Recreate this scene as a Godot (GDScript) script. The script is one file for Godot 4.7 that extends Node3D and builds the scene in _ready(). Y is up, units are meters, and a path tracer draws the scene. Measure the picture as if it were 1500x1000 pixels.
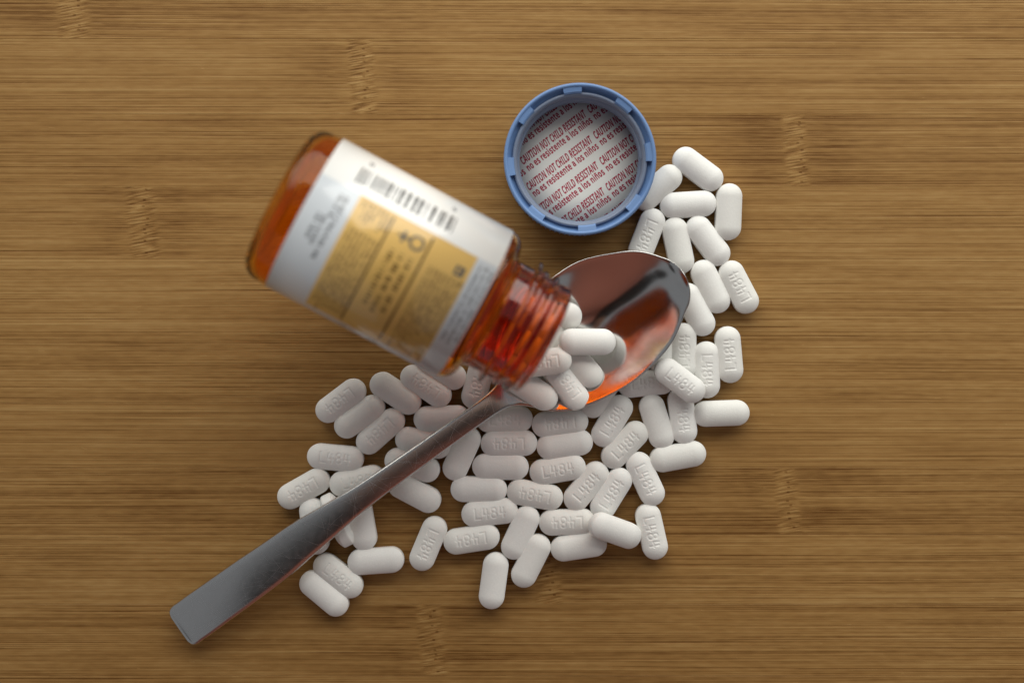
extends Node3D
# Top-down close-up on a bamboo board: amber pill bottle, blue cap, spoon, spilled caplets. Real size: lengths below are millimetres, turned into metres by MM.

const MM := 0.001
var rng := RandomNumberGenerator.new()
var caplet_mesh: ArrayMesh
var caplet_materials := []
var caplet_count := 0

func _ready() -> void:
	rng.seed = 7
	# ---- camera, surroundings, light, exposure
	var cam := Camera3D.new()
	cam.name = "camera"
	var lens := CameraAttributesPhysical.new()
	lens.frustum_focal_length = 50.0
	lens.frustum_focus_distance = 0.411
	lens.exposure_aperture = 3.7
	lens.frustum_near = 0.01
	lens.frustum_far = 8.0
	cam.attributes = lens
	cam.fov = 26.98
	cam.near = 0.01
	cam.far = 8.0
	cam.position = Vector3(0, 0.417, 0)
	cam.rotation_degrees = Vector3(-90, 0, 0)
	add_child(cam)
	var around := WorldEnvironment.new()
	around.name = "surroundings"
	var env := Environment.new()
	env.background_mode = Environment.BG_COLOR
	env.background_color = Color(0.212, 0.22, 0.23).linear_to_srgb()
	env.tonemap_mode = Environment.TONE_MAPPER_LINEAR
	env.tonemap_exposure = 0.97
	env.sdfgi_enabled = true
	env.ssao_enabled = true
	env.ssil_enabled = true
	around.environment = env
	add_child(around)
	window(Vector3(0.27, 0.43, -0.54), Vector2(1.5, 0.74), 1.0)
	# ---- what stands where
	board()
	bottle()
	cap()
	spoon()
	caplets()
	photographer()

# ---------------------------------------------------------------- helpers
func tag(o: Node3D, label: String, category: String, group := "", kind := "") -> void:
	o.set_meta("label", label)
	o.set_meta("category", category)
	if group:
		o.set_meta("group", group)
	if kind:
		o.set_meta("kind", kind)

func thing(called: String, at := Vector3.ZERO) -> Node3D:
	var o := Node3D.new()
	o.name = called
	o.position = at
	add_child(o, true)
	return o

func part(called: String, mesh: Mesh, m: Material, parent: Node3D = self) -> MeshInstance3D:
	var o := MeshInstance3D.new()
	o.name = called
	o.mesh = mesh
	o.material_override = null
	if mesh is ArrayMesh:
		for k in mesh.get_surface_count():
			o.set_surface_override_material(k, m)
	else:
		o.material_override = m
	o.cast_shadow = GeometryInstance3D.SHADOW_CASTING_SETTING_ON
	parent.add_child(o, true)
	return o

func mat(called: String, linear: Color, rough: float, metal := 0.0) -> StandardMaterial3D:
	var m := StandardMaterial3D.new()
	m.resource_name = called
	m.albedo_color = linear.linear_to_srgb()
	m.roughness = rough
	m.metallic = metal
	return m

# A grid of rows x columns points as a smooth mesh, faces turned outward when it is closed. round joins the last column to the first.
func grid(rows: int, columns: int, at: Callable, uv = null, round := true, flip := false) -> ArrayMesh:
	var p := PackedVector3Array()
	var t := PackedVector2Array()
	for i in rows:
		for j in columns:
			p.append(at.call(i, j))
			t.append(uv.call(i, j) if uv != null else Vector2.ZERO)
	var ids := PackedInt32Array()
	var across := columns if round else columns - 1
	for i in rows - 1:
		for j in across:
			var a := i * columns + j
			var b := i * columns + (j + 1) % columns
			var c := a + columns
			var d := b + columns
			ids.append_array([a, b, c, b, d, c])
	var volume := 0.0
	for k in range(0, ids.size(), 3):
		volume += p[ids[k]].dot(p[ids[k + 1]].cross(p[ids[k + 2]]))
	if (volume > 0.0) != flip:   # front faces run clockwise
		for k in range(0, ids.size(), 3):
			var s := ids[k]
			ids[k] = ids[k + 1]
			ids[k + 1] = s
	var st := SurfaceTool.new()
	st.begin(Mesh.PRIMITIVE_TRIANGLES)
	st.set_smooth_group(0)
	for k in ids.size() / 3:
		var a := p[ids[3 * k]]
		var b := p[ids[3 * k + 1]]
		var c := p[ids[3 * k + 2]]
		if (b - a).cross(c - a).length_squared() < 1e-22:
			continue
		for q in 3:
			st.set_uv(t[ids[3 * k + q]])
			st.add_vertex(p[ids[3 * k + q]])
	st.index()
	st.generate_normals()
	return st.commit()

# A profile of (radius, height) points in mm turned round the y axis.
func lathe(profile: Array, around := 96, swell = null) -> ArrayMesh:
	return grid(profile.size(), around, func(i, j):
		var a: float = TAU * j / around
		var q: Vector2 = profile[i]
		var r: float = q.x + (swell.call(i, a) if swell != null else 0.0)
		return Vector3(r * cos(a), q.y, r * sin(a)) * MM)

func arc(center: Vector2, r: float, from: float, to: float, n: int) -> Array:
	var out := []
	for k in n + 1:
		var a := deg_to_rad(lerpf(from, to, float(k) / n))
		out.append(center + Vector2(cos(a), sin(a)) * r)
	return out

func noise_image(w: int, h: int, sd: int, freq: float, octaves := 3) -> PackedByteArray:
	var n := FastNoiseLite.new()
	n.seed = sd
	n.frequency = freq
	n.fractal_octaves = octaves
	var im := n.get_image(w, h)
	im.convert(Image.FORMAT_L8)
	return im.get_data()

func noise_texture(w: int, h: int, sd: int, freq: float, octaves := 4, low := 0.0, high := 1.0) -> ImageTexture:
	var data := noise_image(w, h, sd, freq, octaves)
	for k in data.size():
		data[k] = int(lerpf(low, high, data[k] / 255.0) * 255.0)
	return ImageTexture.create_from_image(Image.create_from_data(w, h, false, Image.FORMAT_L8, data))

# Cloudy gloss crossed by fine scratches.
func scratched(sd: int, low: float, high: float, many: int) -> ImageTexture:
	var n := 768
	var data := noise_image(n, n, sd, 0.015, 5)
	for k in data.size():
		data[k] = int(lerpf(low, high, data[k] / 255.0) * 255.0)
	for s in many:
		var p := Vector2(rng.randf(), rng.randf()) * n
		var way := Vector2.from_angle(rng.randf_range(0.0, TAU))
		var bend := rng.randf_range(-0.004, 0.004)
		for q in rng.randi_range(20, 260):
			p += way
			way = way.rotated(bend)
			data[posmod(int(p.y), n) * n + posmod(int(p.x), n)] = 255
	return ImageTexture.create_from_image(Image.create_from_data(n, n, false, Image.FORMAT_L8, data))

# The outlines of a line of lettering as triangles, left foot of the line at the origin, capital height 1.
func letters(text: String, bold := true, mono := false) -> PackedVector2Array:
	var f := SystemFont.new()
	f.font_names = PackedStringArray(["Droid Sans Mono" if mono else "Droid Sans"])
	f.font_weight = 700 if bold else 400
	var caps := TextMesh.new()
	caps.font = f
	caps.text = "H"
	caps.depth = 0.0
	caps.font_size = 64
	var box := caps.get_aabb()
	var tm := TextMesh.new()
	tm.font = f
	tm.text = text + "H"
	tm.depth = 0.0
	tm.font_size = 64
	var v: PackedVector3Array = tm.get_mesh_arrays()[Mesh.ARRAY_VERTEX]
	var ids = tm.get_mesh_arrays()[Mesh.ARRAY_INDEX]
	var out := PackedVector2Array()
	var left := tm.get_aabb().position.x
	var limit := tm.get_aabb().end.x - box.size.x - 0.001   # the closing H only gives the base line
	var foot := box.position.y
	var order: PackedInt32Array = ids if ids != null else PackedInt32Array(range(v.size()))
	for k in range(0, order.size() - 2, 3):
		var a := v[order[k]]
		var b := v[order[k + 1]]
		var c := v[order[k + 2]]
		if minf(a.x, minf(b.x, c.x)) > limit:
			continue
		for q in [a, b, c]:
			out.append(Vector2(q.x - left, q.y - foot) / box.size.y)
	return out

# Fills triangles (already in pixels) into a picture.
func fill(im: Image, tri: PackedVector2Array, ink: Color) -> void:
	var w := im.get_width()
	var h := im.get_height()
	for k in range(0, tri.size() - 2, 3):
		var a := tri[k]
		var b := tri[k + 1]
		var c := tri[k + 2]
		var y0 := clampi(floori(minf(a.y, minf(b.y, c.y))), 0, h - 1)
		var y1 := clampi(ceili(maxf(a.y, maxf(b.y, c.y))), 0, h - 1)
		for y in range(y0, y1 + 1):
			var lo := 1e9
			var hi := -1e9
			var fy := y + 0.5
			for e in [[a, b], [b, c], [c, a]]:
				var p: Vector2 = e[0]
				var q: Vector2 = e[1]
				if (p.y <= fy) != (q.y <= fy):
					var x := p.x + (fy - p.y) / (q.y - p.y) * (q.x - p.x)
					lo = minf(lo, x)
					hi = maxf(hi, x)
			if hi < lo:
				continue
			var x0 := clampi(roundi(lo), 0, w)
			var x1 := clampi(roundi(hi), 0, w)
			if x1 > x0:
				im.fill_rect(Rect2i(x0, y, x1 - x0, 1), ink)

func placed(tri: PackedVector2Array, x: Vector2, y: Vector2, at: Vector2) -> PackedVector2Array:
	var out := PackedVector2Array()
	for q in tri:
		out.append(at + x * q.x + y * q.y)
	return out

# ---------------------------------------------------------------- light
func window(at: Vector3, size: Vector2, energy: float) -> void:
	var o := thing("window", at)
	var aim := (Vector3(0, 0.05, 0) - at).normalized()
	o.basis = Basis.looking_at(Vector3(0, 0, 1))
	tag(o, "bright window beyond the top edge of the board, lighting it from there", "window")
	var pane := BoxMesh.new()
	pane.size = Vector3(size.x, size.y, 0.01)
	var glow := mat("window_light", Color(0.8, 0.8, 0.8), 0.9)
	glow.emission_enabled = true
	glow.emission = Color(0.9, 0.95, 1.0)
	glow.emission_energy_multiplier = 0.5
	part("lit_pane", pane, glow, o)
	var wood := mat("window_paint", Color(0.7, 0.7, 0.68), 0.5)
	for s in [-1, 1]:
		var post := BoxMesh.new()
		post.size = Vector3(0.05, size.y + 0.1, 0.04)
		part("frame", post, wood, o).position = Vector3(s * (size.x / 2 + 0.025), 0, 0)
		var rail := BoxMesh.new()
		rail.size = Vector3(size.x, 0.05, 0.04)
		part("frame", rail, wood, o).position = Vector3(0, s * (size.y / 2 + 0.025), 0)
	var l := AreaLight3D.new()
	l.name = "window_light"
	l.area_size = size
	l.light_energy = energy
	l.light_color = Color(1.0, 0.985, 0.94)
	l.shadow_enabled = true
	l.area_range = 6.0
	l.area_attenuation = 2.0
	l.position = Vector3(0, 0, -0.012)
	o.add_child(l)

# ---------------------------------------------------------------- board
const BW := 2048      # 328 mm along the grain
const BH := 1408      # 225 mm across it
const PX := 6.2439    # pixels per mm

func board() -> void:
	# glued strips, edges in mm across the board; knot of each strip in mm along it (NAN for none)
	var edges := [-245.0, -225.0, -206.0, -185.0, -165.0, -145.0, -125.0, -112.5, -88.6, -66.6, -45.4, -24.2, -2.6, 18.0, 37.0, 56.6, 77.0, 98.0, 112.5, 130.0, 148.0, 165.0, 186.0, 206.0, 225.0, 245.0]
	var knots := [NAN, NAN, NAN, NAN, NAN, NAN, NAN, -130.0, -45.0, 82.4, -109.4, NAN, NAN, NAN, 79.6, 9.0, -24.6, NAN, NAN, NAN, NAN, NAN, NAN, NAN, NAN]
	var looks := bamboo(edges, knots)
	var m := mat("bamboo", Color(1, 1, 1), 0.5)
	m.albedo_texture = looks[0]
	m.roughness_texture = looks[2]
	m.roughness_texture_channel = BaseMaterial3D.TEXTURE_CHANNEL_RED
	m.roughness = 0.8
	m.heightmap_enabled = true
	m.heightmap_texture = looks[1]
	m.heightmap_scale = 0.012
	m.metallic_specular = 0.33
	var o := thing("bamboo_board")
	tag(o, "brown bamboo board of glued strips with fine grain and knot bands under everything", "cutting board", "", "structure")
	for k in edges.size() - 1:
		var z0: float = edges[k]
		var z1: float = edges[k + 1]
		var c := 0.12
		var shape := [Vector2(z0, -18), Vector2(z0, -c), Vector2(z0 + c, 0), Vector2(z1 - c, 0), Vector2(z1, -c), Vector2(z1, -18)]
		var st := SurfaceTool.new()
		st.begin(Mesh.PRIMITIVE_TRIANGLES)
		st.set_smooth_group(-1)
		var l := -330.0
		var r := 330.0
		var put := func(p: Vector3):
			st.set_uv(Vector2((p.x + 164.0) / 328.0, (p.z + 112.5) / 225.5))
			st.add_vertex(p * MM)
		for s in 6:
			var p: Vector2 = shape[s]
			var q: Vector2 = shape[(s + 1) % 6]
			for v in [[l, p], [r, p], [l, q], [r, p], [r, q], [l, q]]:
				put.call(Vector3(v[0], v[1].y, v[1].x))
		for x in [l, r]:
			for s in 4:
				var tri := [shape[0], shape[s + 1], shape[s + 2]]
				if x == r:
					tri.reverse()
				for v in tri:
					put.call(Vector3(x, v.y, v.x))
		st.generate_normals()
		part("strip", st.commit(), m, o)

# Colour, relief and gloss of bamboo: fibres along x, each strip with its own tone, knots where the fibres break up.
func bamboo(edges: Array, knots: Array) -> Array:
	var v := PackedFloat32Array()
	v.resize(BW * BH)
	var slow := noise_image(256, BH, 11, 0.02, 3)
	var fibre := noise_image(512, BH, 5, 0.09, 2)
	for k in edges.size() - 1:
		var y0 := maxi(0, roundi((edges[k] + 112.5) * PX))
		var y1 := mini(BH, roundi((edges[k + 1] + 112.5) * PX))
		if y1 <= y0:
			continue
		var tone := rng.randf_range(0.45, 0.58)
		var busy := rng.randf_range(0.75, 1.25)
		var tilt := rng.randf_range(-0.004, 0.006)
		var wander := rng.randf() * 1000.0
		var band := PackedFloat32Array()
		var level := 0.0
		for y in y1 - y0:
			level = level * 0.45 + rng.randf_range(-0.065, 0.065)
			band.append(tone + level)
		for y in range(y0, y1):
			var b: float = band[y - y0]
			var row := y * BW
			for x in BW:
				var f: int = fibre[y * 512 + ((x >> 2) & 511)]
				v[row + x] = b + (slow[y * 256 + (x >> 3)] - 128) * 0.0008 + (f - 128) * 0.0006 * busy
		# single fibres: thin dark or light dashes that taper and wander a little
		var n := int((y1 - y0) * 13.0 * busy)
		for s in n:
			var fy := rng.randf_range(y0 - 1.0, y1 + 1.0)
			var x0 := rng.randi_range(0, BW - 1)
			var length := int(minf(60.0 + 260.0 * -log(maxf(rng.randf(), 0.001)), 1500.0))
			var amp := -0.035 - 0.29 * pow(rng.randf(), 2.6) if rng.randf() < 0.58 else rng.randf_range(0.02, 0.12)
			var thick := rng.randf_range(0.5, 1.05)
			if rng.randf() < 0.03:
				thick = 1.7
			var slope := tilt + rng.randf_range(-0.0015, 0.0015)
			for q in length:
				var y := fy + slope * q + 0.8 * sin((x0 + q) * 0.006 + wander)
				var yi := floori(y)
				if yi < y0 or yi + 1 >= y1:
					continue
				var a := amp * minf(1.0, minf(q, length - q) * 0.02)
				var at := yi * BW + ((x0 + q) & (BW - 1))
				var part_low := y - yi
				v[at] += a * (1.0 - part_low) * thick
				v[at + BW] += a * part_low * thick
		if not is_nan(knots[k]):
			knot(v, roundi((knots[k] + 164.0) * PX), y0, y1)
	# small pale scratches and specks
	for s in 150:
		var x0 := rng.randi_range(0, BW - 1)
		var y0 := rng.randf_range(8.0, BH - 8.0)
		var slope := rng.randf_range(-0.5, 0.5) if rng.randf() < 0.3 else 0.0
		for q in rng.randi_range(2, 12):
			var y := clampi(int(y0 + slope * q), 0, BH - 1)
			v[y * BW + ((x0 + q) & (BW - 1))] += 0.22
	var rgb := PackedByteArray()
	rgb.resize(BW * BH * 3)
	var relief := PackedByteArray()
	relief.resize(BW * BH)
	var gloss := PackedByteArray()
	gloss.resize(BW * BH)
	var ramp := PackedByteArray()
	var dark := Color(0.125, 0.048, 0.007)
	var middle := Color(0.33, 0.178, 0.055)
	var light := Color(0.51, 0.325, 0.128)
	for k in 256:
		var t := k / 255.0
		var c := (dark.lerp(middle, t / 0.5) if t < 0.5 else middle.lerp(light, (t - 0.5) / 0.5)).linear_to_srgb()
		ramp.append_array([roundi(c.r * 255), roundi(c.g * 255), roundi(c.b * 255)])
	for k in BW * BH:
		var t := clampi(int(v[k] * 255.0), 0, 255)
		rgb[3 * k] = ramp[3 * t]
		rgb[3 * k + 1] = ramp[3 * t + 1]
		rgb[3 * k + 2] = ramp[3 * t + 2]
		relief[k] = t
		gloss[k] = 190 - (t >> 2)
	var out := []
	out.append(ImageTexture.create_from_image(Image.create_from_data(BW, BH, false, Image.FORMAT_RGB8, rgb)))
	out.append(ImageTexture.create_from_image(Image.create_from_data(BW, BH, false, Image.FORMAT_L8, relief)))
	out.append(ImageTexture.create_from_image(Image.create_from_data(BW, BH, false, Image.FORMAT_L8, gloss)))
	return out

# The scar of a node in the cane: short torn fibres aslant, small pits in a row, the grain drawn denser on both sides.
func knot(v: PackedFloat32Array, x: int, y0: int, y1: int) -> void:
	var n := FastNoiseLite.new()
	n.seed = x
	n.frequency = 0.05
	n.fractal_octaves = 3
	var wide := rng.randf_range(24.0, 36.0)
	var strong := rng.randf_range(0.5, 0.75)
	for y in range(y0 + 1, y1 - 1):
		var lean := 12.0 * (y - y0) / float(y1 - y0) + 5.0 * n.get_noise_2d(y * 0.8, 7.0)
		for dx in range(-70, 110):
			var at := y * BW + ((x + dx) & (BW - 1))
			var near := clampf(1.0 - absf(dx - lean) / wide, 0.0, 1.0)
			if near > 0.0:
				var torn := n.get_noise_2d(dx * 0.4 + y * 0.3, y * 4.2 + dx * 0.7)
				var mix := smoothstep(0.0, 0.5, near)
				v[at] = lerpf(v[at], 0.46 + torn * strong, mix * 0.9)
	for s in (y1 - y0) * 5:
		var side := -1 if rng.randf() < 0.5 else 1
		var length := rng.randi_range(20, 210)
		var y := rng.randi_range(y0 + 1, y1 - 3)
		var lean := 12.0 * (y - y0) / float(y1 - y0)
		var from := x + lean + side * rng.randf_range(4.0, 62.0)
		var amp := rng.randf_range(-0.15, -0.02)
		for q in length:
			var xx := int(from + side * q) & (BW - 1)
			v[y * BW + xx] += amp * (1.0 - float(q) / length) * minf(1.0, q * 0.1)
	for s in 9:
		var y := y0 + 5 + int((y1 - y0 - 10) * (s + rng.randf()) / 9.0)
		var xx := x + 8 + int(10.0 * (y - y0) / float(y1 - y0)) + rng.randi_range(-5, 5)
		for dy in range(-2, 3):
			for dx in range(-3, 4):
				if dx * dx * 0.5 + dy * dy < 4.0:
					v[clampi(y + dy, y0, y1 - 1) * BW + ((xx + dx) & (BW - 1))] -= 0.32

# ---------------------------------------------------------------- bottle
const BOTTLE_LENGTH := 82.0

func bottle() -> void:
	# the foot stands a little higher than the mouth, which lies over the spoon
	var mouth := Vector3(8.83, 32.0, -0.17)
	var along := Vector3(64.0, -8.0, 34.1).normalized()
	var o := thing("pill_bottle")
	tag(o, "amber plastic pill bottle with white and gold label pouring caplets onto the spoon", "bottle")
	var across := along.cross(Vector3.UP).normalized()      # towards the lower left side of the board
	o.basis = Basis(across.cross(along).normalized(), along, across)   # x up, y along the bottle, z sideways
	if o.basis.determinant() < 0.0:
		o.basis = Basis(across.cross(along).normalized(), along, -across)
	o.basis = o.basis.scaled_local(Vector3.ONE * 0.985)
	o.position = (mouth - along * BOTTLE_LENGTH * 0.985) * MM
	var amber := mat("amber_plastic", Color(0.94, 0.50, 0.065), 0.05)
	amber.refraction_enabled = true
	amber.albedo_color.a = 0.0
	amber.clearcoat_enabled = true
	amber.clearcoat = 0.35
	amber.clearcoat_roughness = 0.06
	amber.refraction_scale = 0.016
	var deep := amber.duplicate()                          # the neck's wall is several times thicker
	deep.refraction_scale = 0.03
	deep.clearcoat = 0.9
	deep.resource_name = "thick_amber_plastic"
	deep.albedo_color = Color(0.73, 0.122, 0.004, 0.0).linear_to_srgb()
	# body: outside from foot to shoulder, back down inside
	var out := [Vector2(0.02, 1.6), Vector2(9, 1.5), Vector2(14, 0.9)]
	out += arc(Vector2(16.0, 1.2), 1.2, 230, 300, 4)
	out += arc(Vector2(17.2, 5.0), 5.0, 290, 360, 8)
	for y in [9.0, 20.0, 35.0, 50.0, 58.0]:
		out.append(Vector2(22.2, y))
	out += arc(Vector2(18.0, 60.0), 4.2, 0, 80, 8)
	out += arc(Vector2(17.6, 65.6), 1.6, 262, 190, 5)
	out += [Vector2(15.3, 65.4), Vector2(17.5, 63.6)]
	out += arc(Vector2(18.0, 60.0), 3.2, 70, 0, 6)
	for y in [50.0, 30.0, 10.0]:
		out.append(Vector2(21.2, y))
	out += arc(Vector2(17.2, 6.0), 4.0, 0, -90, 6)
	out += [Vector2(9, 2.6), Vector2(0.02, 2.7)]
	part("bottle_wall", lathe(out, 128), amber, o)
	# neck, where the thread swells the wall
	var neck := [Vector2(15.0, 65.5), Vector2(15.95, 65.6), Vector2(15.9, 66.4)]
	for k in 68:
		neck.append(Vector2(15.9, 67.2 + k * 0.21))
	neck += arc(Vector2(15.0, 81.1), 0.9, 0, 180, 8)
	neck += [Vector2(14.1, 78), Vector2(14.1, 72), Vector2(14.3, 67.0), Vector2(15.0, 65.5)]
	part("bottle_neck", lathe(neck, 128, func(i, a):
		var y: float = neck[i].y
		if neck[i].x < 15.85 or y < 67.0 or y > 81.0:
			return 0.0
		var swell: float = 2.5 * smoothstep(0.75, 0.45, absf(y - 70.9))      # ring below the thread
		for turn in 3:
			var at: float = 72.6 + 3.4 * turn + 3.4 * a / TAU
			if at < 79.8:
				swell = maxf(swell, 1.2 * smoothstep(1.55, 0.2, absf(y - at)))
		return swell), deep, o)
	var paper := mat("label_paper", Color(1, 1, 1), 0.22)
	paper.albedo_texture = ImageTexture.create_from_image(label_print())
	paper.clearcoat_enabled = true
	paper.clearcoat = 0.5
	paper.clearcoat_roughness = 0.12
	# paper sleeve: outside, edge, inside
	var sleeve := [[22.46, 8.3], [22.46, 59.9], [22.36, 59.9], [22.36, 8.3], [22.46, 8.3]]
	var n := 144
	part("label", grid(5, n + 1, func(i, j):
		var a: float = TAU * j / n
		var r: float = sleeve[i][0]
		return Vector3(-r * cos(a), sleeve[i][1], r * sin(a)) * MM, func(i, j): return Vector2((sleeve[i][1] - 8.3) / 51.6, float(j) / n), false), paper, o)

# 14 pixels per mm. x: from the foot to the mouth, y: round the bottle; the upper middle line of the bottle is at half height.
func label_print() -> Image:
	var d := 14.0
	var w := 722
	var h := 1976
	var mid := h / 2.0
	var im := Image.create(w, h, false, Image.FORMAT_RGB8)
	im.fill(Color(0.95, 0.95, 0.945))
	var grey := Color(0.33, 0.34, 0.36)
	var black := Color(0.36, 0.355, 0.35)
	var bx := func(x0: float, y0: float, x1: float, y1: float, c: Color):
		im.fill_rect(Rect2i(roundi(x0 * d), roundi(mid + y0 * d), maxi(1, roundi((x1 - x0) * d)), maxi(1, roundi((y1 - y0) * d))), c)
	bx.call(0.0, -11.2, 51.6, 40.0, Color(0.84, 0.865, 0.89))
	# bar code with figures above it
	var x := 8.4
	while x < 37.0:
		var bar: float = [0.33, 0.33, 0.66, 0.99][rng.randi_range(0, 3)]
		bx.call(x, -19.8, x + bar, -13.7, black)
		x += bar + [0.33, 0.66, 0.66, 0.99, 1.3][rng.randi_range(0, 4)]
	for k in [[9.5, "0"], [34.0, "5"]]:
		fill(im, placed(letters(k[1]), Vector2(1.9, 0) * d, Vector2(0, -1.9) * d, Vector2(k[0] * d, mid - 22.2 * d)), grey)
	# gold panel
	var gold := Color(0.89, 0.73, 0.42)
	bx.call(11.6, -11.1, 45.6, 27.4, gold)
	var ink := Color(0.36, 0.26, 0.13)
	for s in [21.8, 33.1]:
		bx.call(s - 0.3, -10.0, s + 0.3, 25.5, ink)
	# rows of print too small to read, running round the bottle
	var rows := func(s0: float, s1: float, c0: float, c1: float, pitch: float, high: float, c: Color):
		var s := s1
		while s - high > s0:
			var y := c0
			var stop := c1 - rng.randf_range(0.0, 4.0)
			while y < stop:
				var word := rng.randf_range(1.0, 3.4)
				var yy := y
				while yy < y + word:
					bx.call(s - high * rng.randf_range(0.75, 1.0), yy, s, yy + high * rng.randf_range(0.12, 0.5), c)
					yy += high * 0.62
				y += word + high * 0.7
			s -= pitch
	rows.call(12.4, 21.0, -10.2, -3.8, 1.25, 0.8, ink)
	rows.call(12.4, 21.0, -2.0, 26.2, 1.25, 0.8, ink)
	rows.call(23.0, 31.0, -2.0, 17.5, 2.6, 1.5, ink)
	rows.call(34.4, 45.0, -3.0, 26.0, 1.25, 0.8, ink)
	rows.call(46.4, 51.0, -9.5, 14.0, 1.7, 0.9, grey)
	rows.call(14.0, 42.0, 29.0, 31.0, 9.0, 3.0, grey)
	# ring with a cross stroke on the gold panel, and a small square emblem
	for k in 60:
		var a := TAU * k / 60.0
		bx.call(29.9 + 1.75 * cos(a) - 0.3, -6.4 + 1.75 * sin(a) - 0.3, 29.9 + 1.75 * cos(a) + 0.3, -6.4 + 1.75 * sin(a) + 0.3, black)
	bx.call(24.6, -6.75, 28.2, -6.05, black)
	bx.call(25.7, -8.0, 26.5, -4.8, black)
	bx.call(41.6, -6.6, 44.2, -3.9, black)
	bx.call(42.2, -6.0, 43.0, -4.6, gold)
	# smudged stamp near the foot
	for k in [[6.2, -8.5, 9.4, -3.2], [3.6, -1.4, 6.6, 4.6], [7.6, -0.2, 9.0, 3.4], [7.4, 4.6, 8.8, 7.2], [3.2, 8.0, 4.4, 10.4]]:
		rows.call(k[0], k[2], k[1], k[3] + 2.0, 1.6, 1.3, Color(0.42, 0.43, 0.45))
	return im

# ---------------------------------------------------------------- cap
func cap() -> void:
	var o := thing("bottle_cap", Vector3(19.3, 0, -51.7) * MM)
	tag(o, "blue plastic bottle cap lying upside down with red print on its white liner", "cap")
	var blue := mat("blue_plastic", Color(0.155, 0.275, 0.53), 0.4)
	var grain := noise_texture(128, 128, 3, 0.2)
	blue.roughness_texture = null
	blue.heightmap_enabled = true
	blue.heightmap_texture = grain
	blue.heightmap_scale = 0.002
	blue.uv1_triplanar = true
	blue.uv1_scale = Vector3(120, 120, 120)
	# outer shell: the top of the cap lies on the board
	var shell := [Vector2(0.02, 0.0), Vector2(19.2, 0.0)]
	shell += arc(Vector2(19.4, 1.2), 1.2, 280, 350, 4)
	shell += [Vector2(20.75, 2.2), Vector2(20.8, 4), Vector2(20.9, 6), Vector2(21.0, 8), Vector2(21.05, 9.6), Vector2(21.4, 10.4)]
	shell += arc(Vector2(21.05, 13.5), 0.6, 0, 180, 6)
	shell += [Vector2(20.25, 12.8), Vector2(20.15, 12.1), Vector2(19.0, 11.9), Vector2(19.0, 1.6), Vector2(0.02, 1.6)]
	part("outer_shell", lathe(shell, 360, func(i, a):
		var q: Vector2 = shell[i]
		return 0.38 * pow(maxf(0.0, sin(a * 90.0)), 0.6) if q.x > 20.6 and q.y > 1.8 and q.y < 9.9 else 0.0), blue, o)
	for k in 8:
		var mid := deg_to_rad(-6.0 + 45.0 * k)
		var half := deg_to_rad(7.5)
		var section := [Vector2(20.6, 13.75), Vector2(19.2, 13.5), Vector2(18.75, 13.1), Vector2(18.7, 12.2), Vector2(19.6, 11.2), Vector2(20.6, 11.0)]
		var st := SurfaceTool.new()
		st.begin(Mesh.PRIMITIVE_TRIANGLES)
		st.set_smooth_group(-1)
		var at := func(q: Vector2, s: float) -> Vector3:
			var a := mid + half * s
			return Vector3(q.x * cos(a), q.y, q.x * sin(a)) * MM
		for s in 6:
			for i in 6:
				var p: Vector2 = section[i]
				var q: Vector2 = section[(i + 1) % 6]
				var s0 := -1.0 + s / 3.0
				var s1 := -1.0 + (s + 1) / 3.0
				for c in [at.call(p, s0), at.call(q, s0), at.call(p, s1), at.call(q, s0), at.call(q, s1), at.call(p, s1)]:
					st.add_vertex(c)
		for e in [-1.0, 1.0]:
			for i in range(1, 5):
				var tri := [section[0], section[i], section[i + 1]]
				if e < 0.0:
					tri.reverse()
				for q in tri:
					st.add_vertex(at.call(q, e))
		st.generate_normals()
		part("tab", st.commit(), blue, o)
	# inner cap: greyer, milky, with a thread on its inside
	var milky := mat("milky_blue_plastic", Color(0.18, 0.225, 0.32), 0.35)
	var inner := [Vector2(18.95, 1.7), Vector2(18.95, 10.6), Vector2(18.98, 11.5), Vector2(19.2, 12.0)]
	inner += arc(Vector2(18.7, 12.3), 0.55, 10, 170, 5)
	for k in 40:
		inner.append(Vector2(17.9, 11.9 - k * 0.235))
	inner.append(Vector2(17.9, 1.7))
	part("inner_cap", lathe(inner + [inner[0]], 128, func(i, a):
		if i < 10 or i > 49:
			return 0.0
		var y: float = inner[i].y
		var in_ := 0.0
		for turn in 2:
			in_ = maxf(in_, 0.75 * smoothstep(0.7, 0.2, absf(y - (4.2 + 3.0 * turn + 3.0 * a / TAU))))
		return -in_), milky, o)
	var white := mat("liner_paper", Color(1, 1, 1), 0.6)
	white.albedo_texture = ImageTexture.create_from_image(liner_print())
	var disc := [Vector2(0.02, 1.6), Vector2(18.2, 1.6), Vector2(18.2, 2.5), Vector2(0.02, 2.5)]
	var rings := [[0.02, 1.65], [18.1, 1.65], [18.1, 2.5], [9.0, 2.5], [0.02, 2.5]]
	part("liner", grid(5, 96, func(i, j):
		var a: float = TAU * j / 96
		return Vector3(rings[i][0] * cos(a), rings[i][1], rings[i][0] * sin(a)) * MM, func(i, j):
		var a: float = TAU * j / 96
		return Vector2(0.5 + rings[i][0] * cos(a) / 36.6, 0.5 + rings[i][0] * sin(a) / 36.6)), white, o)

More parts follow.
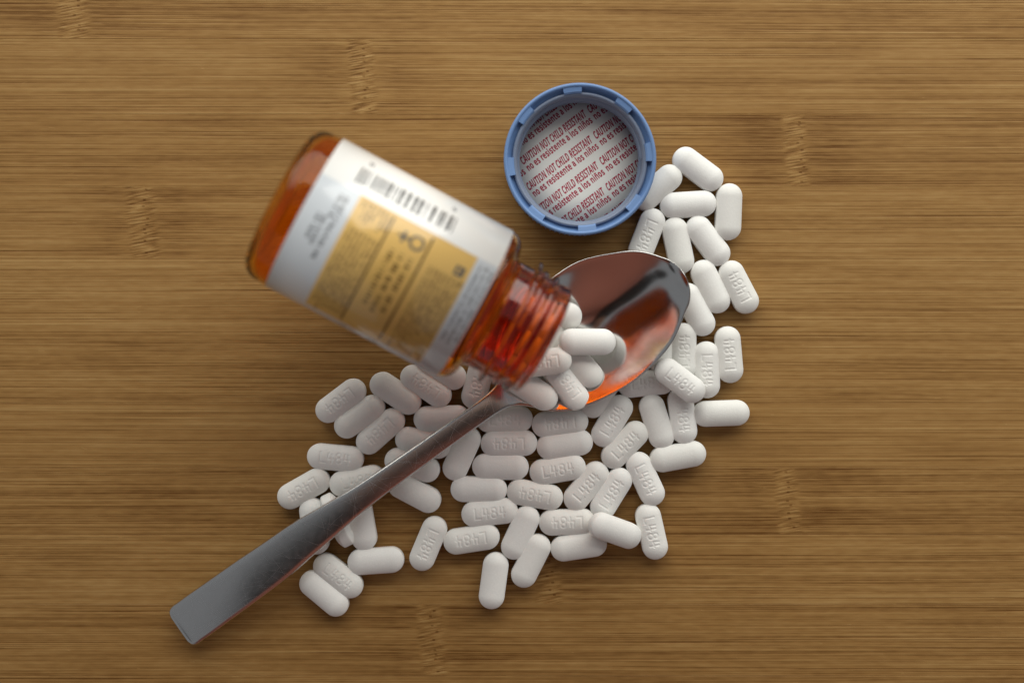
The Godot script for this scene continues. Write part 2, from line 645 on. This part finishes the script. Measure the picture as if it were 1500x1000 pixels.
func liner_print() -> Image:
	var n := 1280
	var d := n / 36.6
	var im := Image.create(n, n, false, Image.FORMAT_RGB8)
	im.fill(Color(0.93, 0.93, 0.915))
	var red := Color(0.66, 0.09, 0.23)
	var u := Vector2(0.793, -0.609)     # the way the lines run
	var down := Vector2(0.609, 0.793)
	var first := letters("CAUTION NOT CHILD RESISTANT", true)
	var second := letters("no es resistente a los niños", true)
	var wide := func(tri: PackedVector2Array) -> float:
		var x := 0.0
		for q in tri:
			x = maxf(x, q.x)
		return x
	var sx: float = 23.3 / wide.call(first)
	var sy: float = 23.5 / wide.call(second)
	for k in range(-2, 6):
		for m in range(-2, 2):
			var at: Vector2 = u * (-12.9 - 3.17 * k + 24.6 * m) + down * (-9.53 + 7.07 * k)
			for heavier in [Vector2(-0.035, -0.035), Vector2(0.035, 0.035)]:
				var spot: Vector2 = at + heavier + Vector2(18.3, 18.3)
				fill(im, placed(first, u * sx * d, (-down * 2.25 + u * 0.36) * d, spot * d), red)
				fill(im, placed(second, u * sy * d, -down * 1.95 * d, (spot + u * 0.3 + down * 2.45) * d), red)
	return im

# ---------------------------------------------------------------- spoon
func spoon() -> void:
	# stations: along the spoon, sideways place of the middle, half width, height of the edge (mm)
	var st := [
		[-126.79, 11.76, 4.95, 4.3], [-126.46, 11.75, 5.74, 4.4], [-125.64, 11.75, 6.41, 4.5], [-122.52, 11.74, 6.64, 5.0],
		[-112.20, 11.69, 6.57, 6.6], [-102.01, 11.65, 6.47, 8.0], [-91.98, 11.62, 6.16, 9.0], [-82.05, 11.21, 5.57, 9.7],
		[-74.14, 11.20, 4.88, 10.2], [-66.30, 11.19, 4.10, 10.4], [-58.52, 11.19, 3.57, 10.3], [-48.80, 11.20, 3.28, 10.0],
		[-39.07, 11.21, 3.13, 9.7], [-27.37, 11.22, 3.03, 9.3], [-19.56, 11.23, 3.03, 9.0], [-14.68, 11.24, 3.17, 8.7],
		[-11.36, 11.25, 3.72, 8.4], [-8.82, 11.26, 5.10, 8.1], [-6.46, 11.26, 7.26, 8.1], [-3.91, 11.25, 10.20, 8.2],
		[0.21, 11.24, 13.52, 8.5], [6.47, 10.65, 16.64, 8.9], [13.69, 10.63, 18.18, 9.5], [21.47, 10.61, 18.82, 10.3],
		[29.22, 10.59, 18.10, 11.1], [37.32, 11.15, 15.35, 11.9], [44.43, 11.13, 11.06, 12.6], [48.46, 12.09, 7.17, 13.0],
		[50.37, 12.08, 3.68, 13.2], [51.13, 12.08, 0.10, 13.3],
	]
	var o := thing("spoon")
	tag(o, "stainless steel spoon lying across the caplets with its bowl under the bottle mouth", "spoon")
	var steel := mat("stainless_steel", Color(0.66, 0.65, 0.635), 0.2, 1.0)
	steel.roughness_texture = scratched(21, 0.5, 0.66, 150)
	steel.roughness_texture_channel = BaseMaterial3D.TEXTURE_CHANNEL_RED
	steel.roughness = 0.33
	steel.uv1_triplanar = true
	steel.uv1_scale = Vector3(28, 28, 28)
	var polished := steel.duplicate()
	polished.resource_name = "polished_steel"
	polished.roughness = 0.2
	var along := Vector3(0.814, 0, -0.581)
	var side := Vector3(0.581, 0, 0.814)
	# finer stations by a smooth curve
	var fine := []
	for i in st.size() - 1:
		var steps := 6
		for q in steps:
			var t := float(q) / steps
			var a: Array = st[maxi(i - 1, 0)]
			var b: Array = st[i]
			var c: Array = st[i + 1]
			var e: Array = st[mini(i + 2, st.size() - 1)]
			var row := [lerpf(b[0], c[0], t)]
			for k in range(1, 4):
				var gap_a: float = maxf(b[0] - a[0], 0.001)
				var gap_b: float = c[0] - b[0]
				var gap_c: float = maxf(e[0] - c[0], 0.001)
				var m0: float = ((c[k] - b[k]) / gap_b + (b[k] - a[k]) / gap_a) * 0.5 if i > 0 else (c[k] - b[k]) / gap_b
				var m1: float = ((c[k] - b[k]) / gap_b + (e[k] - c[k]) / gap_c) * 0.5 if i < st.size() - 2 else (c[k] - b[k]) / gap_b
				var t2 := t * t
				var t3 := t2 * t
				row.append((2 * t3 - 3 * t2 + 1) * b[k] + (t3 - 2 * t2 + t) * gap_b * m0 + (-2 * t3 + 3 * t2) * c[k] + (t3 - t2) * gap_b * m1)
			fine.append(row)
	fine.append(st[-1])
	var nb := 44
	var at := func(i: int, j: int) -> Vector3:
		var row: Array = fine[i]
		var top := j <= nb
		var beta := -cos(PI * (j if top else 2 * nb - j) / nb)
		var a: float = row[0]
		var w: float = maxf(row[2], 0.02)
		var bowl := smoothstep(-16.0, 2.0, a)
		var crown := 0.13 * smoothstep(-100.0, -50.0, a) + 0.14 * smoothstep(-50.0, -105.0, a)
		var z: float = row[3] + lerpf(crown * (1.0 - beta * beta), -7.0 * (w * w) * (1.0 - beta * beta) / (18.7 * 18.7), bowl) + w * beta * lerpf(0.03, 0.07, bowl)
		var thick := lerpf(2.0, 1.25, bowl) * minf(1.0, w / 1.5)
		var edge := sqrt(maxf(0.0, 1.0 - pow(absf(beta), 16.0)))
		z += (thick * 0.5 if top else -thick * 0.5) * edge
		return (along * a + side * (row[1] + w * beta) + Vector3.UP * z) * MM
	var cut := 0
	while fine[cut][0] < -9.0:
		cut += 1
	part("bowl", grid(fine.size() - cut, 2 * nb, func(i, j): return at.call(i + cut, j)), polished, o)
	var n := cut + 1
	part("handle", grid(n + 1, 2 * nb, func(i, j):
		var p: Vector3 = at.call(maxi(i - 1, 0), j)
		if i == 0:                                  # closes the blunt end
			var q: Vector3 = at.call(0, 2 * nb - j if j else 0)
			p = (p + q) * 0.5
		return p), steel, o)

# ---------------------------------------------------------------- beyond the frame, seen in the spoon and the label
# Surface nets over rounded cone bones: each bone is [from, to, radius, radius].
func flesh(bones: Array, cell: float, melt: float) -> ArrayMesh:
	var lo := Vector3(9, 9, 9)
	var hi := -lo
	for b in bones:
		var r: float = maxf(b[2], b[3]) + 2.5 * cell
		for k in 2:
			lo = lo.min(b[k] - Vector3.ONE * r)
			hi = hi.max(b[k] + Vector3.ONE * r)
	var n := Vector3i((hi - lo) / cell) + Vector3i(2, 2, 2)
	var field := PackedFloat32Array()
	field.resize(n.x * n.y * n.z)
	field.fill(1.0)
	for b in bones:
		var a: Vector3 = b[0]
		var ab: Vector3 = b[1] - a
		var len2 := maxf(ab.length_squared(), 1e-9)
		var reach: float = maxf(b[2], b[3]) + melt + 2.0 * cell
		var c0 := Vector3i((a.min(b[1]) - Vector3.ONE * reach - lo) / cell).clamp(Vector3i.ZERO, n - Vector3i.ONE)
		var c1 := Vector3i((a.max(b[1]) + Vector3.ONE * reach - lo) / cell).clamp(Vector3i.ZERO, n - Vector3i.ONE)
		for z in range(c0.z, c1.z + 1):
			for y in range(c0.y, c1.y + 1):
				for x in range(c0.x, c1.x + 1):
					var p := lo + Vector3(x, y, z) * cell
					var t := clampf((p - a).dot(ab) / len2, 0.0, 1.0)
					var d: float = p.distance_to(a + ab * t) - lerpf(b[2], b[3], t)
					var at := (z * n.y + y) * n.x + x
					var h := maxf(melt - absf(field[at] - d), 0.0) / melt
					field[at] = minf(field[at], d) - h * h * melt * 0.25
	var spot := {}
	var p := PackedVector3Array()
	var corner := [0, 1, n.x, n.x + 1, n.x * n.y, n.x * n.y + 1, n.x * n.y + n.x, n.x * n.y + n.x + 1]
	var at_corner := [Vector3(0, 0, 0), Vector3(1, 0, 0), Vector3(0, 1, 0), Vector3(1, 1, 0), Vector3(0, 0, 1), Vector3(1, 0, 1), Vector3(0, 1, 1), Vector3(1, 1, 1)]
	var pairs := [[0, 1], [2, 3], [4, 5], [6, 7], [0, 2], [1, 3], [4, 6], [5, 7], [0, 4], [1, 5], [2, 6], [3, 7]]
	for z in n.z - 1:
		for y in n.y - 1:
			for x in n.x - 1:
				var at := (z * n.y + y) * n.x + x
				var first := field[at] < 0.0
				var mixed := false
				for k in range(1, 8):
					if (field[at + corner[k]] < 0.0) != first:
						mixed = true
						break
				if not mixed:
					continue
				var sum := Vector3.ZERO
				var many := 0
				for e in pairs:
					var f: float = field[at + corner[e[0]]]
					var g: float = field[at + corner[e[1]]]
					if (f < 0.0) != (g < 0.0):
						sum += at_corner[e[0]].lerp(at_corner[e[1]], f / (f - g))
						many += 1
				spot[at] = p.size()
				p.append(lo + (Vector3(x, y, z) + sum / many) * cell)
	var st := SurfaceTool.new()
	st.begin(Mesh.PRIMITIVE_TRIANGLES)
	st.set_smooth_group(0)
	for q in p:
		st.add_vertex(q)
	var steps := [1, n.x, n.x * n.y]
	for at in spot:
		for k in 3:
			var s: int = steps[k]
			var u: int = steps[(k + 1) % 3]
			var w: int = steps[(k + 2) % 3]
			if (field[at] < 0.0) == (field[at + s] < 0.0) or not (spot.has(at - u) and spot.has(at - w) and spot.has(at - u - w)):
				continue
			var quad := [spot[at], spot[at - u], spot[at - u - w], spot[at - w]]
			if field[at] < 0.0:
				quad.reverse()
			for i in [0, 1, 2, 0, 2, 3]:
				st.add_index(quad[i])
	st.generate_normals()
	return st.commit()

func photographer() -> void:
	var o := thing("person")
	tag(o, "person in red-brown top with black sleeves leaning over, holding a camera", "person")
	var shirt := mat("red_brown_cotton", Color(0.24, 0.08, 0.055), 0.9)
	var black_wool := mat("black_wool", Color(0.014, 0.013, 0.013), 0.95)
	var jeans := mat("dark_denim", Color(0.03, 0.04, 0.07), 0.9)
	var skin := mat("skin", Color(0.42, 0.24, 0.16), 0.55)
	var hair := mat("dark_hair", Color(0.02, 0.014, 0.01), 0.6)
	var cloth := [[Vector3(0, 0.08, 0.70), Vector3(0, 0.42, 0.50), 0.19, 0.20], [Vector3(-0.06, 0.42, 0.50), Vector3(-0.06, 0.66, 0.26), 0.19, 0.18], [Vector3(0.06, 0.42, 0.50), Vector3(0.06, 0.66, 0.26), 0.19, 0.18], [Vector3(-0.17, 0.68, 0.20), Vector3(0.17, 0.68, 0.20), 0.10, 0.10]]
	part("shirt", flesh(cloth, 0.018, 0.06), shirt, o)
	for s in [-1.0, 1.0]:
		part("sleeve", flesh([[Vector3(s * 0.20, 0.68, 0.22), Vector3(s * 0.235, 0.57, 0.26), 0.095, 0.085], [Vector3(s * 0.235, 0.57, 0.26), Vector3(s * 0.105, 0.545, 0.085), 0.095, 0.055]], 0.012, 0.05), black_wool, o)
	var legs := [[Vector3(-0.08, 0.02, 0.73), Vector3(0.08, 0.02, 0.73), 0.15, 0.15]]
	for s in [-1.0, 1.0]:
		legs.append([Vector3(s * 0.10, -0.02, 0.73), Vector3(s * 0.11, -0.42, 0.70), 0.10, 0.07])
		legs.append([Vector3(s * 0.11, -0.42, 0.70), Vector3(s * 0.11, -0.84, 0.76), 0.07, 0.05])
	part("trousers", flesh(legs, 0.02, 0.06), jeans, o)
	# the head hangs over the camera
	var head := [[Vector3(0, 0.74, 0.18), Vector3(0, 0.76, 0.10), 0.06, 0.058], [Vector3(0, 0.77, 0.04), Vector3(0, 0.71, -0.03), 0.085, 0.075], [Vector3(0, 0.68, 0.0), Vector3(0, 0.66, 0.03), 0.055, 0.035], [Vector3(0, 0.632, -0.035), Vector3(0, 0.628, -0.01), 0.008, 0.014]]
	for s in [-1.0, 1.0]:
		head.append([Vector3(s * 0.082, 0.72, 0.02), Vector3(s * 0.09, 0.735, 0.035), 0.012, 0.018])
	part("head", flesh(head, 0.009, 0.03), skin, o)
	part("hair", flesh([[Vector3(0, 0.79, 0.06), Vector3(0, 0.755, -0.045), 0.09, 0.075], [Vector3(0, 0.77, 0.10), Vector3(0, 0.75, 0.12), 0.06, 0.05], [Vector3(-0.09, 0.75, 0.04), Vector3(-0.115, 0.64, 0.06), 0.06, 0.05], [Vector3(0.09, 0.75, 0.04), Vector3(0.115, 0.64, 0.06), 0.06, 0.05], [Vector3(-0.09, 0.72, 0.10), Vector3(-0.12, 0.63, 0.12), 0.06, 0.045], [Vector3(0.09, 0.72, 0.10), Vector3(0.12, 0.63, 0.12), 0.06, 0.045]], 0.012, 0.03), hair, o)
	for s in [-1.0, 1.0]:
		var hand := [[Vector3(s * 0.10, 0.54, 0.08), Vector3(s * 0.094, 0.52, 0.045), 0.028, 0.03], [Vector3(s * 0.094, 0.52, 0.045), Vector3(s * 0.084, 0.50, 0.0), 0.024, 0.026]]
		for k in 4:
			var y := 0.525 - 0.019 * k
			var long: float = [0.9, 1.0, 0.95, 0.75][k]
			var base := Vector3(s * 0.084, y, -0.012)
			var knuckle := base + Vector3(s * -0.004, -0.002, -0.036 * long)
			var tip := knuckle + Vector3(s * -0.034 * long, -0.004, -0.008)
			hand.append([base, knuckle, 0.0095, 0.0085])
			hand.append([knuckle, tip, 0.0085, 0.007])
		hand.append([Vector3(s * 0.086, 0.535, 0.035), Vector3(s * 0.074, 0.548, 0.048), 0.013, 0.011])
		hand.append([Vector3(s * 0.074, 0.548, 0.048), Vector3(s * 0.046, 0.548, 0.050), 0.011, 0.009])
		part("hand", flesh(hand, 0.0045, 0.01), skin, o)
	var k := thing("camera_body", Vector3(0, 0.49, 0))
	tag(k, "black camera held above the middle of the board, looking straight down", "camera")
	var black := mat("black_camera_body", Color(0.012, 0.012, 0.012), 0.55)
	# body with rounded corners, lens barrel as rings, hump of the finder
	var section := []
	for c in [[1, 1], [-1, 1], [-1, -1], [1, -1]]:
		var from := rad_to_deg(atan2(c[1], c[0])) - 45.0
		section += arc(Vector2(c[0] * 46.0, c[1] * 30.0), 12.0, from, from + 90.0, 5)
	var stack := [[0.0, -8.0], [0.94, -8.0], [1.0, -5.0], [1.0, 45.0], [0.94, 49.0], [0.0, 49.0]]
	part("casing", grid(6, section.size(), func(i, j): return Vector3(section[j].x * stack[i][0], stack[i][1] + 10.0, section[j].y * stack[i][0]) * MM), black, k)
	var barrel := [Vector2(38, 3), Vector2(40, 0), Vector2(40, -26)] + arc(Vector2(37, -48), 3.0, 0, -90, 4) + [Vector2(31, -51), Vector2(29, -44), Vector2(29, 3), Vector2(38, 3)]
	part("lens_barrel", lathe(barrel, 64), black, k)
	part("lens_glass", lathe([Vector2(0.02, -30.0), Vector2(12, -31.5), Vector2(29.3, -38), Vector2(29.3, -28), Vector2(0.02, -27)], 48), mat("dark_glass", Color(0.01, 0.01, 0.02), 0.05), k)

# ---------------------------------------------------------------- caplets
const HALF := 8.25
const WIDE := 3.75
const RADIUS := 5.57      # of the rounded faces

# Depth of the pressed letters L484 at a place on the face, mm.
func imprint(x: float, z: float) -> float:
	if absf(x) > 4.7 or absf(z) > 1.8:
		return 0.0
	var best := 9.0
	var p := Vector2(x, -z)
	var strokes := [[-4.2, 1.45, -4.2, -1.45], [-4.2, -1.45, -2.7, -1.45]]
	for s in [-1.75, 3.05]:
		strokes += [[s, 1.3, s - 0.15, -0.3], [s - 0.15, -0.3, s + 1.35, -0.3], [s + 0.95, 1.1, s + 0.95, -1.45]]
	for s in strokes:
		var a := Vector2(s[0], s[1])
		var b := Vector2(s[2], s[3])
		best = minf(best, Geometry2D.get_closest_point_to_segment(p, a, b).distance_to(p))
	best = minf(best, absf(p.distance_to(Vector2(1.2, 0.72)) - 0.66))
	best = minf(best, absf(p.distance_to(Vector2(1.2, -0.72)) - 0.78))
	return 0.11 * smoothstep(0.42, 0.08, best)

func build_caplet() -> void:
	# rows from the middle line of the imprinted face over the rounded edge and side band to the plain face
	var face := func(r: float) -> float: return 1.35 + sqrt(RADIUS * RADIUS - r * r) - (RADIUS - 1.45)
	var edge := []
	for q in [[3.5, 1.56], [3.62, 1.46], [3.71, 1.30], [3.75, 1.05], [3.75, 0.0], [3.75, -1.05], [3.71, -1.30], [3.62, -1.46], [3.5, -1.56]]:
		edge.append(q)
	var prof := []
	for k in 30:
		prof.append(Vector2(3.5 * k / 29.0, face.call(3.5 * k / 29.0)))
	for q in edge.slice(1, 8):
		prof.append(Vector2(q[0], q[1]))
	for k in 9:
		var r := 3.5 * (8 - k) / 8.0
		prof.append(Vector2(r, -face.call(r)))
	var straight := 84
	var bend := 22
	var around := 2 * (straight + bend)
	var l := HALF - WIDE
	caplet_mesh = grid(prof.size(), around, func(i, j):
		var r: float = prof[i].x
		var c := Vector2.ZERO
		var n := Vector2.ZERO
		if j < straight:
			c = Vector2(-l + 2.0 * l * j / straight, 0)
			n = Vector2(0, 1)
		elif j < straight + bend:
			c = Vector2(l, 0)
			n = Vector2.from_angle(PI / 2 - PI * (j - straight) / bend)
		elif j < 2 * straight + bend:
			c = Vector2(-l + 2.0 * l * (2 * straight + bend - j) / straight, 0)
			n = Vector2(0, -1)
		else:
			c = Vector2(-l, 0)
			n = Vector2.from_angle(-PI / 2 - PI * (j - 2 * straight - bend) / bend)
		var q := c + n * r
		if r == 0.0:
			q = c
		var y: float = prof[i].y
		if i < 30:
			y -= imprint(q.x, q.y)
		return Vector3(q.x, y, q.y) * MM)
	var caplet_material := mat("white_coating", Color(0.84, 0.835, 0.80), 0.5)
	caplet_material.heightmap_enabled = true
	caplet_material.heightmap_texture = noise_texture(256, 256, 9, 0.09, 4)
	caplet_material.heightmap_scale = 0.003
	caplet_material.uv1_triplanar = true
	caplet_material.uv1_scale = Vector3(70, 70, 70)
	caplet_material.albedo_texture = noise_texture(256, 256, 31, 0.05, 5, 0.975, 1.0)
	for k in 3:
		var m: StandardMaterial3D = caplet_material.duplicate()
		m.albedo_color = Color(0.91 - 0.02 * k, 0.908 - 0.021 * k, 0.88 - 0.026 * k).linear_to_srgb()
		m.uv1_offset = Vector3(0.3 * k, 0.2 * k, 0.7 * k)
		caplet_materials.append(m)

# A caplet: middle in mm, the way its letters read seen from above (degrees clockwise from the right), tilts, letters up or not.
func caplet(x: float, y: float, z: float, heading: float, pitch: float, roll: float, letters_up: bool, label: String) -> void:
	var o := MeshInstance3D.new()
	o.name = "caplet" if caplet_count == 0 else "caplet_%03d" % caplet_count
	caplet_count += 1
	o.mesh = caplet_mesh
	o.set_surface_override_material(0, caplet_materials[rng.randi_range(0, 2)])
	o.position = Vector3(x, y, z) * MM
	var b := Basis(Vector3.UP, deg_to_rad(-heading)) * Basis(Vector3.BACK, deg_to_rad(pitch + rng.randf_range(-0.8, 0.8))) * Basis(Vector3.RIGHT, deg_to_rad(roll + rng.randf_range(-1.5, 1.5)))
	if not letters_up:
		b = b * Basis(Vector3.RIGHT, PI)
	o.basis = b
	add_child(o, true)
	tag(o, label, "pill", "white caplets spilled from the bottle")

func caplets() -> void:
	build_caplet()
	caplet(54.11, 2.82, -50.10, 36.6, 0, 0, false, "plain white caplet slanting at the very top of the spill, touching no imprinted one")
	caplet(42.39, 2.82, -44.70, 319.0, 0, 0, false, "plain white caplet half hidden behind the right rim of the blue cap")
	caplet(51.25, 2.82, -39.79, 356.5, 0, 0, false, "plain white caplet lying across, closest below the two topmost caplets beside the blue cap")
	caplet(63.01, 2.82, -37.66, 92.0, 0, -3, false, "plain white caplet lying up and down on the outer side of the topmost caplets")
	caplet(39.17, 2.82, -30.73, 111.5, 0, 0, true, "imprinted white caplet between the blue cap and the upper rim of the spoon bowl")
	caplet(48.33, 2.82, -27.91, 78.3, 0, 0, false, "plain white caplet whose lower end touches the spoon tip from above")
	caplet(56.97, 2.82, -29.24, 52.2, 0, 0, false, "plain white caplet slanting between the spoon tip and the up and down caplet")
	caplet(57.71, 2.82, -15.95, 63.7, 0, 0, false, "plain white caplet lying against the imprinted outermost caplet level with the spoon tip")
	caplet(65.95, 2.82, -15.79, 242.3, 0, 0, true, "imprinted white caplet outermost to the right, level with the tip of the spoon")
	caplet(53.24, 2.82, -9.28, 61.6, 0, 0, false, "plain white caplet with one flank behind the rounded tip edge of the spoon bowl")
	caplet(49.86, 2.82, 2.86, 270.0, 0, 0, true, "imprinted white caplet whose lower end is covered by the slanting caplet on top")
	caplet(56.65, 2.82, 8.20, 88.5, 0, 0, true, "imprinted white caplet lying up and down in the middle of three beside the spoon bowl")
	caplet(63.11, 2.82, 3.81, 265.0, 0, 0, true, "imprinted white caplet outermost of the three lying up and down beside the spoon bowl")
	caplet(48.14, 8.50, 11.17, 36.9, -2, 3, true, "imprinted white caplet lying slantwise on top of the caplets right of the spoon bowl")
	caplet(43.11, 2.82, 0.79, 91.0, 0, 0, false, "white caplet mostly hidden under the right edge of the spoon bowl, only a sliver showing")
	caplet(39.01, 2.82, 12.12, 354.0, 0, 0, true, "imprinted white caplet lying across, one end under the spoon bowl, other end under a caplet")
	caplet(49.56, 2.82, 21.55, 83.0, 0, 0, true, "imprinted white caplet whose upper end is covered by the slanting caplet on top")
	caplet(60.83, 2.82, 20.88, 358.0, 0, 0, false, "plain white caplet lying across, alone on the outer right edge below the spoon bowl")
	caplet(42.09, 2.82, 23.26, 72.0, 0, 0, false, "plain white caplet beside the imprinted one that is covered at its upper end")
	caplet(48.27, 2.82, 33.41, 349.8, 0, 0, false, "plain white caplet lying across below the pair of steep caplets at the right edge")
	caplet(29.12, 2.82, 23.08, 301.1, 0, 0, true, "imprinted white caplet just below the spoon bowl edge, upper of two parallel slanting ones")
	caplet(32.82, 2.82, 30.04, 314.3, 0, 0, true, "imprinted white caplet, lower of the two parallel slanting ones below the spoon bowl")
	caplet(38.80, 2.82, 39.91, 65.0, 0, 0, true, "imprinted white caplet leaning the other way below the parallel pair at lower right")
	caplet(26.02, 2.82, 14.70, 303.0, 0, 0, false, "white caplet nearly all hidden under the lower edge of the spoon bowl, rounded end showing")
	caplet(21.59, 2.82, 42.07, 309.8, 0, 0, true, "imprinted white caplet, inner one of the slanting pair in the lower right of the spill")
	caplet(28.84, 2.82, 44.20, 301.8, 0, 0, true, "imprinted white caplet whose lower end is covered by a tipped up plain caplet")
	caplet(40.60, 2.82, 55.18, 77.3, 0, 0, true, "imprinted white caplet outermost at the lower right corner of the spill")
	caplet(29.70, 6.30, 54.56, 21.8, -21, 0, false, "plain white caplet tipped up with one end resting on its neighbours, lower right")
	caplet(16.07, 2.82, 52.46, 178.0, 0, 0, true, "imprinted white caplet lying across directly above a plain one, beside the tipped up caplet")
	caplet(19.41, 2.82, 59.46, 351.5, 0, 0, false, "plain white caplet lying across under the end of the tipped up caplet")
	caplet(-2.15, 2.82, 22.61, 359.0, 0, 0, true, "imprinted white caplet lying across, corner under the spoon neck, top of its column")
	caplet(13.96, 2.82, 23.70, 173.5, 0, 0, true, "imprinted white caplet directly below the lowest point of the spoon bowl rim")
	caplet(-0.87, 2.82, 29.58, 178.5, 0, 0, true, "imprinted white caplet lying across, second below the spoon neck, above a plain one")
	caplet(15.34, 2.82, 29.96, 352.0, 0, 0, false, "plain white caplet lying across between two imprinted ones below the spoon bowl")
	caplet(-3.36, 2.82, 36.41, 1.0, 0, 0, false, "plain white caplet lying across, third below the spoon neck")
	caplet(13.27, 2.82, 37.21, 350.5, 0, 0, true, "imprinted white caplet lying across, third below the lowest point of the spoon bowl")
	caplet(-14.60, 2.82, 32.56, 294.3, 0, 0, false, "plain white caplet slanting steeply out from under the lower edge of the thin spoon handle")
	caplet(-9.63, 2.82, 42.95, 1.0, 0, 0, false, "plain white caplet lying across, lowest plain one of the column below the spoon neck")
	caplet(6.67, 2.82, 44.50, 190.0, 0, 0, true, "imprinted white caplet lying across and tilted down right in the centre of the lower spill")
	caplet(-6.52, 2.82, 49.64, 354.0, 0, 0, true, "imprinted white caplet with upright reading letters above an upside down one, lower middle")
	caplet(-11.76, 2.82, 57.43, 171.0, 0, 0, true, "imprinted white caplet lying across with upside down letters, lowest of the middle column")
	caplet(-24.35, 2.82, 58.70, 112.8, 0, 0, true, "imprinted white caplet standing apart, steeply slanted, between spoon handle and lower middle column")
	caplet(2.44, 2.82, 55.50, 294.9, 0, 0, false, "plain white caplet slanted steeply, inner one of two parallel plain ones at the bottom")
	caplet(5.52, 2.82, 63.71, 296.8, 0, 0, false, "plain white caplet slanted steeply, outer lower one of two parallel plain ones")
	caplet(-5.32, 2.82, 69.49, 277.6, 0, 0, false, "plain white caplet lying up and down, lowest of all at the bottom of the spill")
	caplet(-49.82, 2.82, 17.22, 143.0, 0, 0, true, "white caplet with faint imprint, outermost of three parallel ones left of the bottle neck")
	caplet(-44.32, 2.82, 21.83, 324.8, 0, 0, false, "plain white caplet, middle of three parallel ones below the bottle")
	caplet(-38.26, 2.82, 26.10, 138.5, 0, 0, true, "white caplet with faint imprint, lowest of three parallel ones below the bottle")
	caplet(-33.89, 2.82, 15.06, 33.3, 0, 0, false, "plain white caplet slanting down right, touching the ends of three parallel ones")
	caplet(-25.03, 2.82, 12.97, 213.7, 0, 0, true, "white caplet with faint imprint slanting down right from the lower label corner")
	caplet(-20.78, 2.82, 7.87, 33.0, 0, 0, false, "plain white caplet mostly hidden under the bottle shoulder, lower end showing")
	caplet(-9.85, 2.82, 11.50, 105.0, 0, 0, true, "white caplet reaching from under the bottle neck to the upper edge of the spoon neck")
	caplet(-20.38, 2.82, 22.41, 358.0, 0, 0, false, "plain white caplet lying across, right end under the upper edge of the thin spoon handle")
	caplet(-25.82, 2.82, 29.40, 11.4, 0, 0, false, "plain white caplet crossed by the spoon handle, showing on both sides, upper of two")
	caplet(-29.00, 2.82, 35.88, 16.2, 0, 0, false, "plain white caplet crossed by the spoon handle, showing on both sides, lower of two")
	caplet(-28.33, 2.82, 43.88, 28.0, 0, 4, false, "plain white caplet sticking out below the middle of the spoon handle")
	caplet(-51.37, 2.82, 33.77, 5.0, 0, 0, true, "imprinted white caplet lying across with upright letters, left end of the spill")
	caplet(-60.59, 2.82, 42.77, 150.7, 0, 0, true, "imprinted white caplet outermost at the left end of the spill, letters upside down")
	caplet(-44.99, 2.82, 40.50, 349.0, 0, 0, true, "imprinted white caplet whose right end disappears under the upper handle edge")
	caplet(-57.51, 2.82, 53.63, 82.0, 0, 0, false, "white caplet mostly under the broad handle, only its rounded upper end showing at left")
	caplet(-50.74, 3.75, 51.83, 64.0, 0, 90, false, "white caplet lying on its narrow side under the broad handle, angular ends showing")
	caplet(-43.80, 2.82, 52.56, 80.0, 0, 0, false, "plain white caplet lying up and down, upper half under the lower handle edge")
	caplet(-39.59, 2.82, 63.73, 356.0, 0, 0, false, "plain white caplet lying across below the handle, touching an imprinted slanting one")
	caplet(-50.56, 2.82, 68.06, 38.0, 0, 0, true, "imprinted white caplet slanting from under the broad part of the spoon handle")
	caplet(-54.65, 2.82, 73.22, 40.0, 0, 0, false, "plain white caplet slanting beside an imprinted one, lowest left of the spill")
	caplet(12.15, 8.30, -8.82, 20.0, 0, 12, false, "white caplet in the spoon bowl reaching out from under the bottle mouth's upper side")
	caplet(21.41, 11.20, 0.12, 0.5, -14, 0, false, "plain white caplet lying across the spoon bowl, topmost and farthest from the bottle mouth")
	caplet(8.72, 12.80, 6.01, 172.0, 4, 0, true, "imprinted white caplet on top in the spoon bowl, half under the amber bottle rim")
	caplet(19.31, 7.50, 6.38, 48.0, 0, -8, false, "plain white caplet in the spoon bowl under the one lying across")
	caplet(15.43, 8.80, 12.37, 233.0, 0, 16, true, "imprinted white caplet in the spoon bowl between two plain ones near its lower rim")
	caplet(5.55, 9.90, 13.67, 32.0, -4, -10, false, "plain white caplet in the spoon bowl closest to the spoon neck")
	caplet(10.03, 7.00, -0.59, 112.0, 0, 0, false, "white caplet mostly covered in the spoon bowl, lowest one under the bottle mouth")
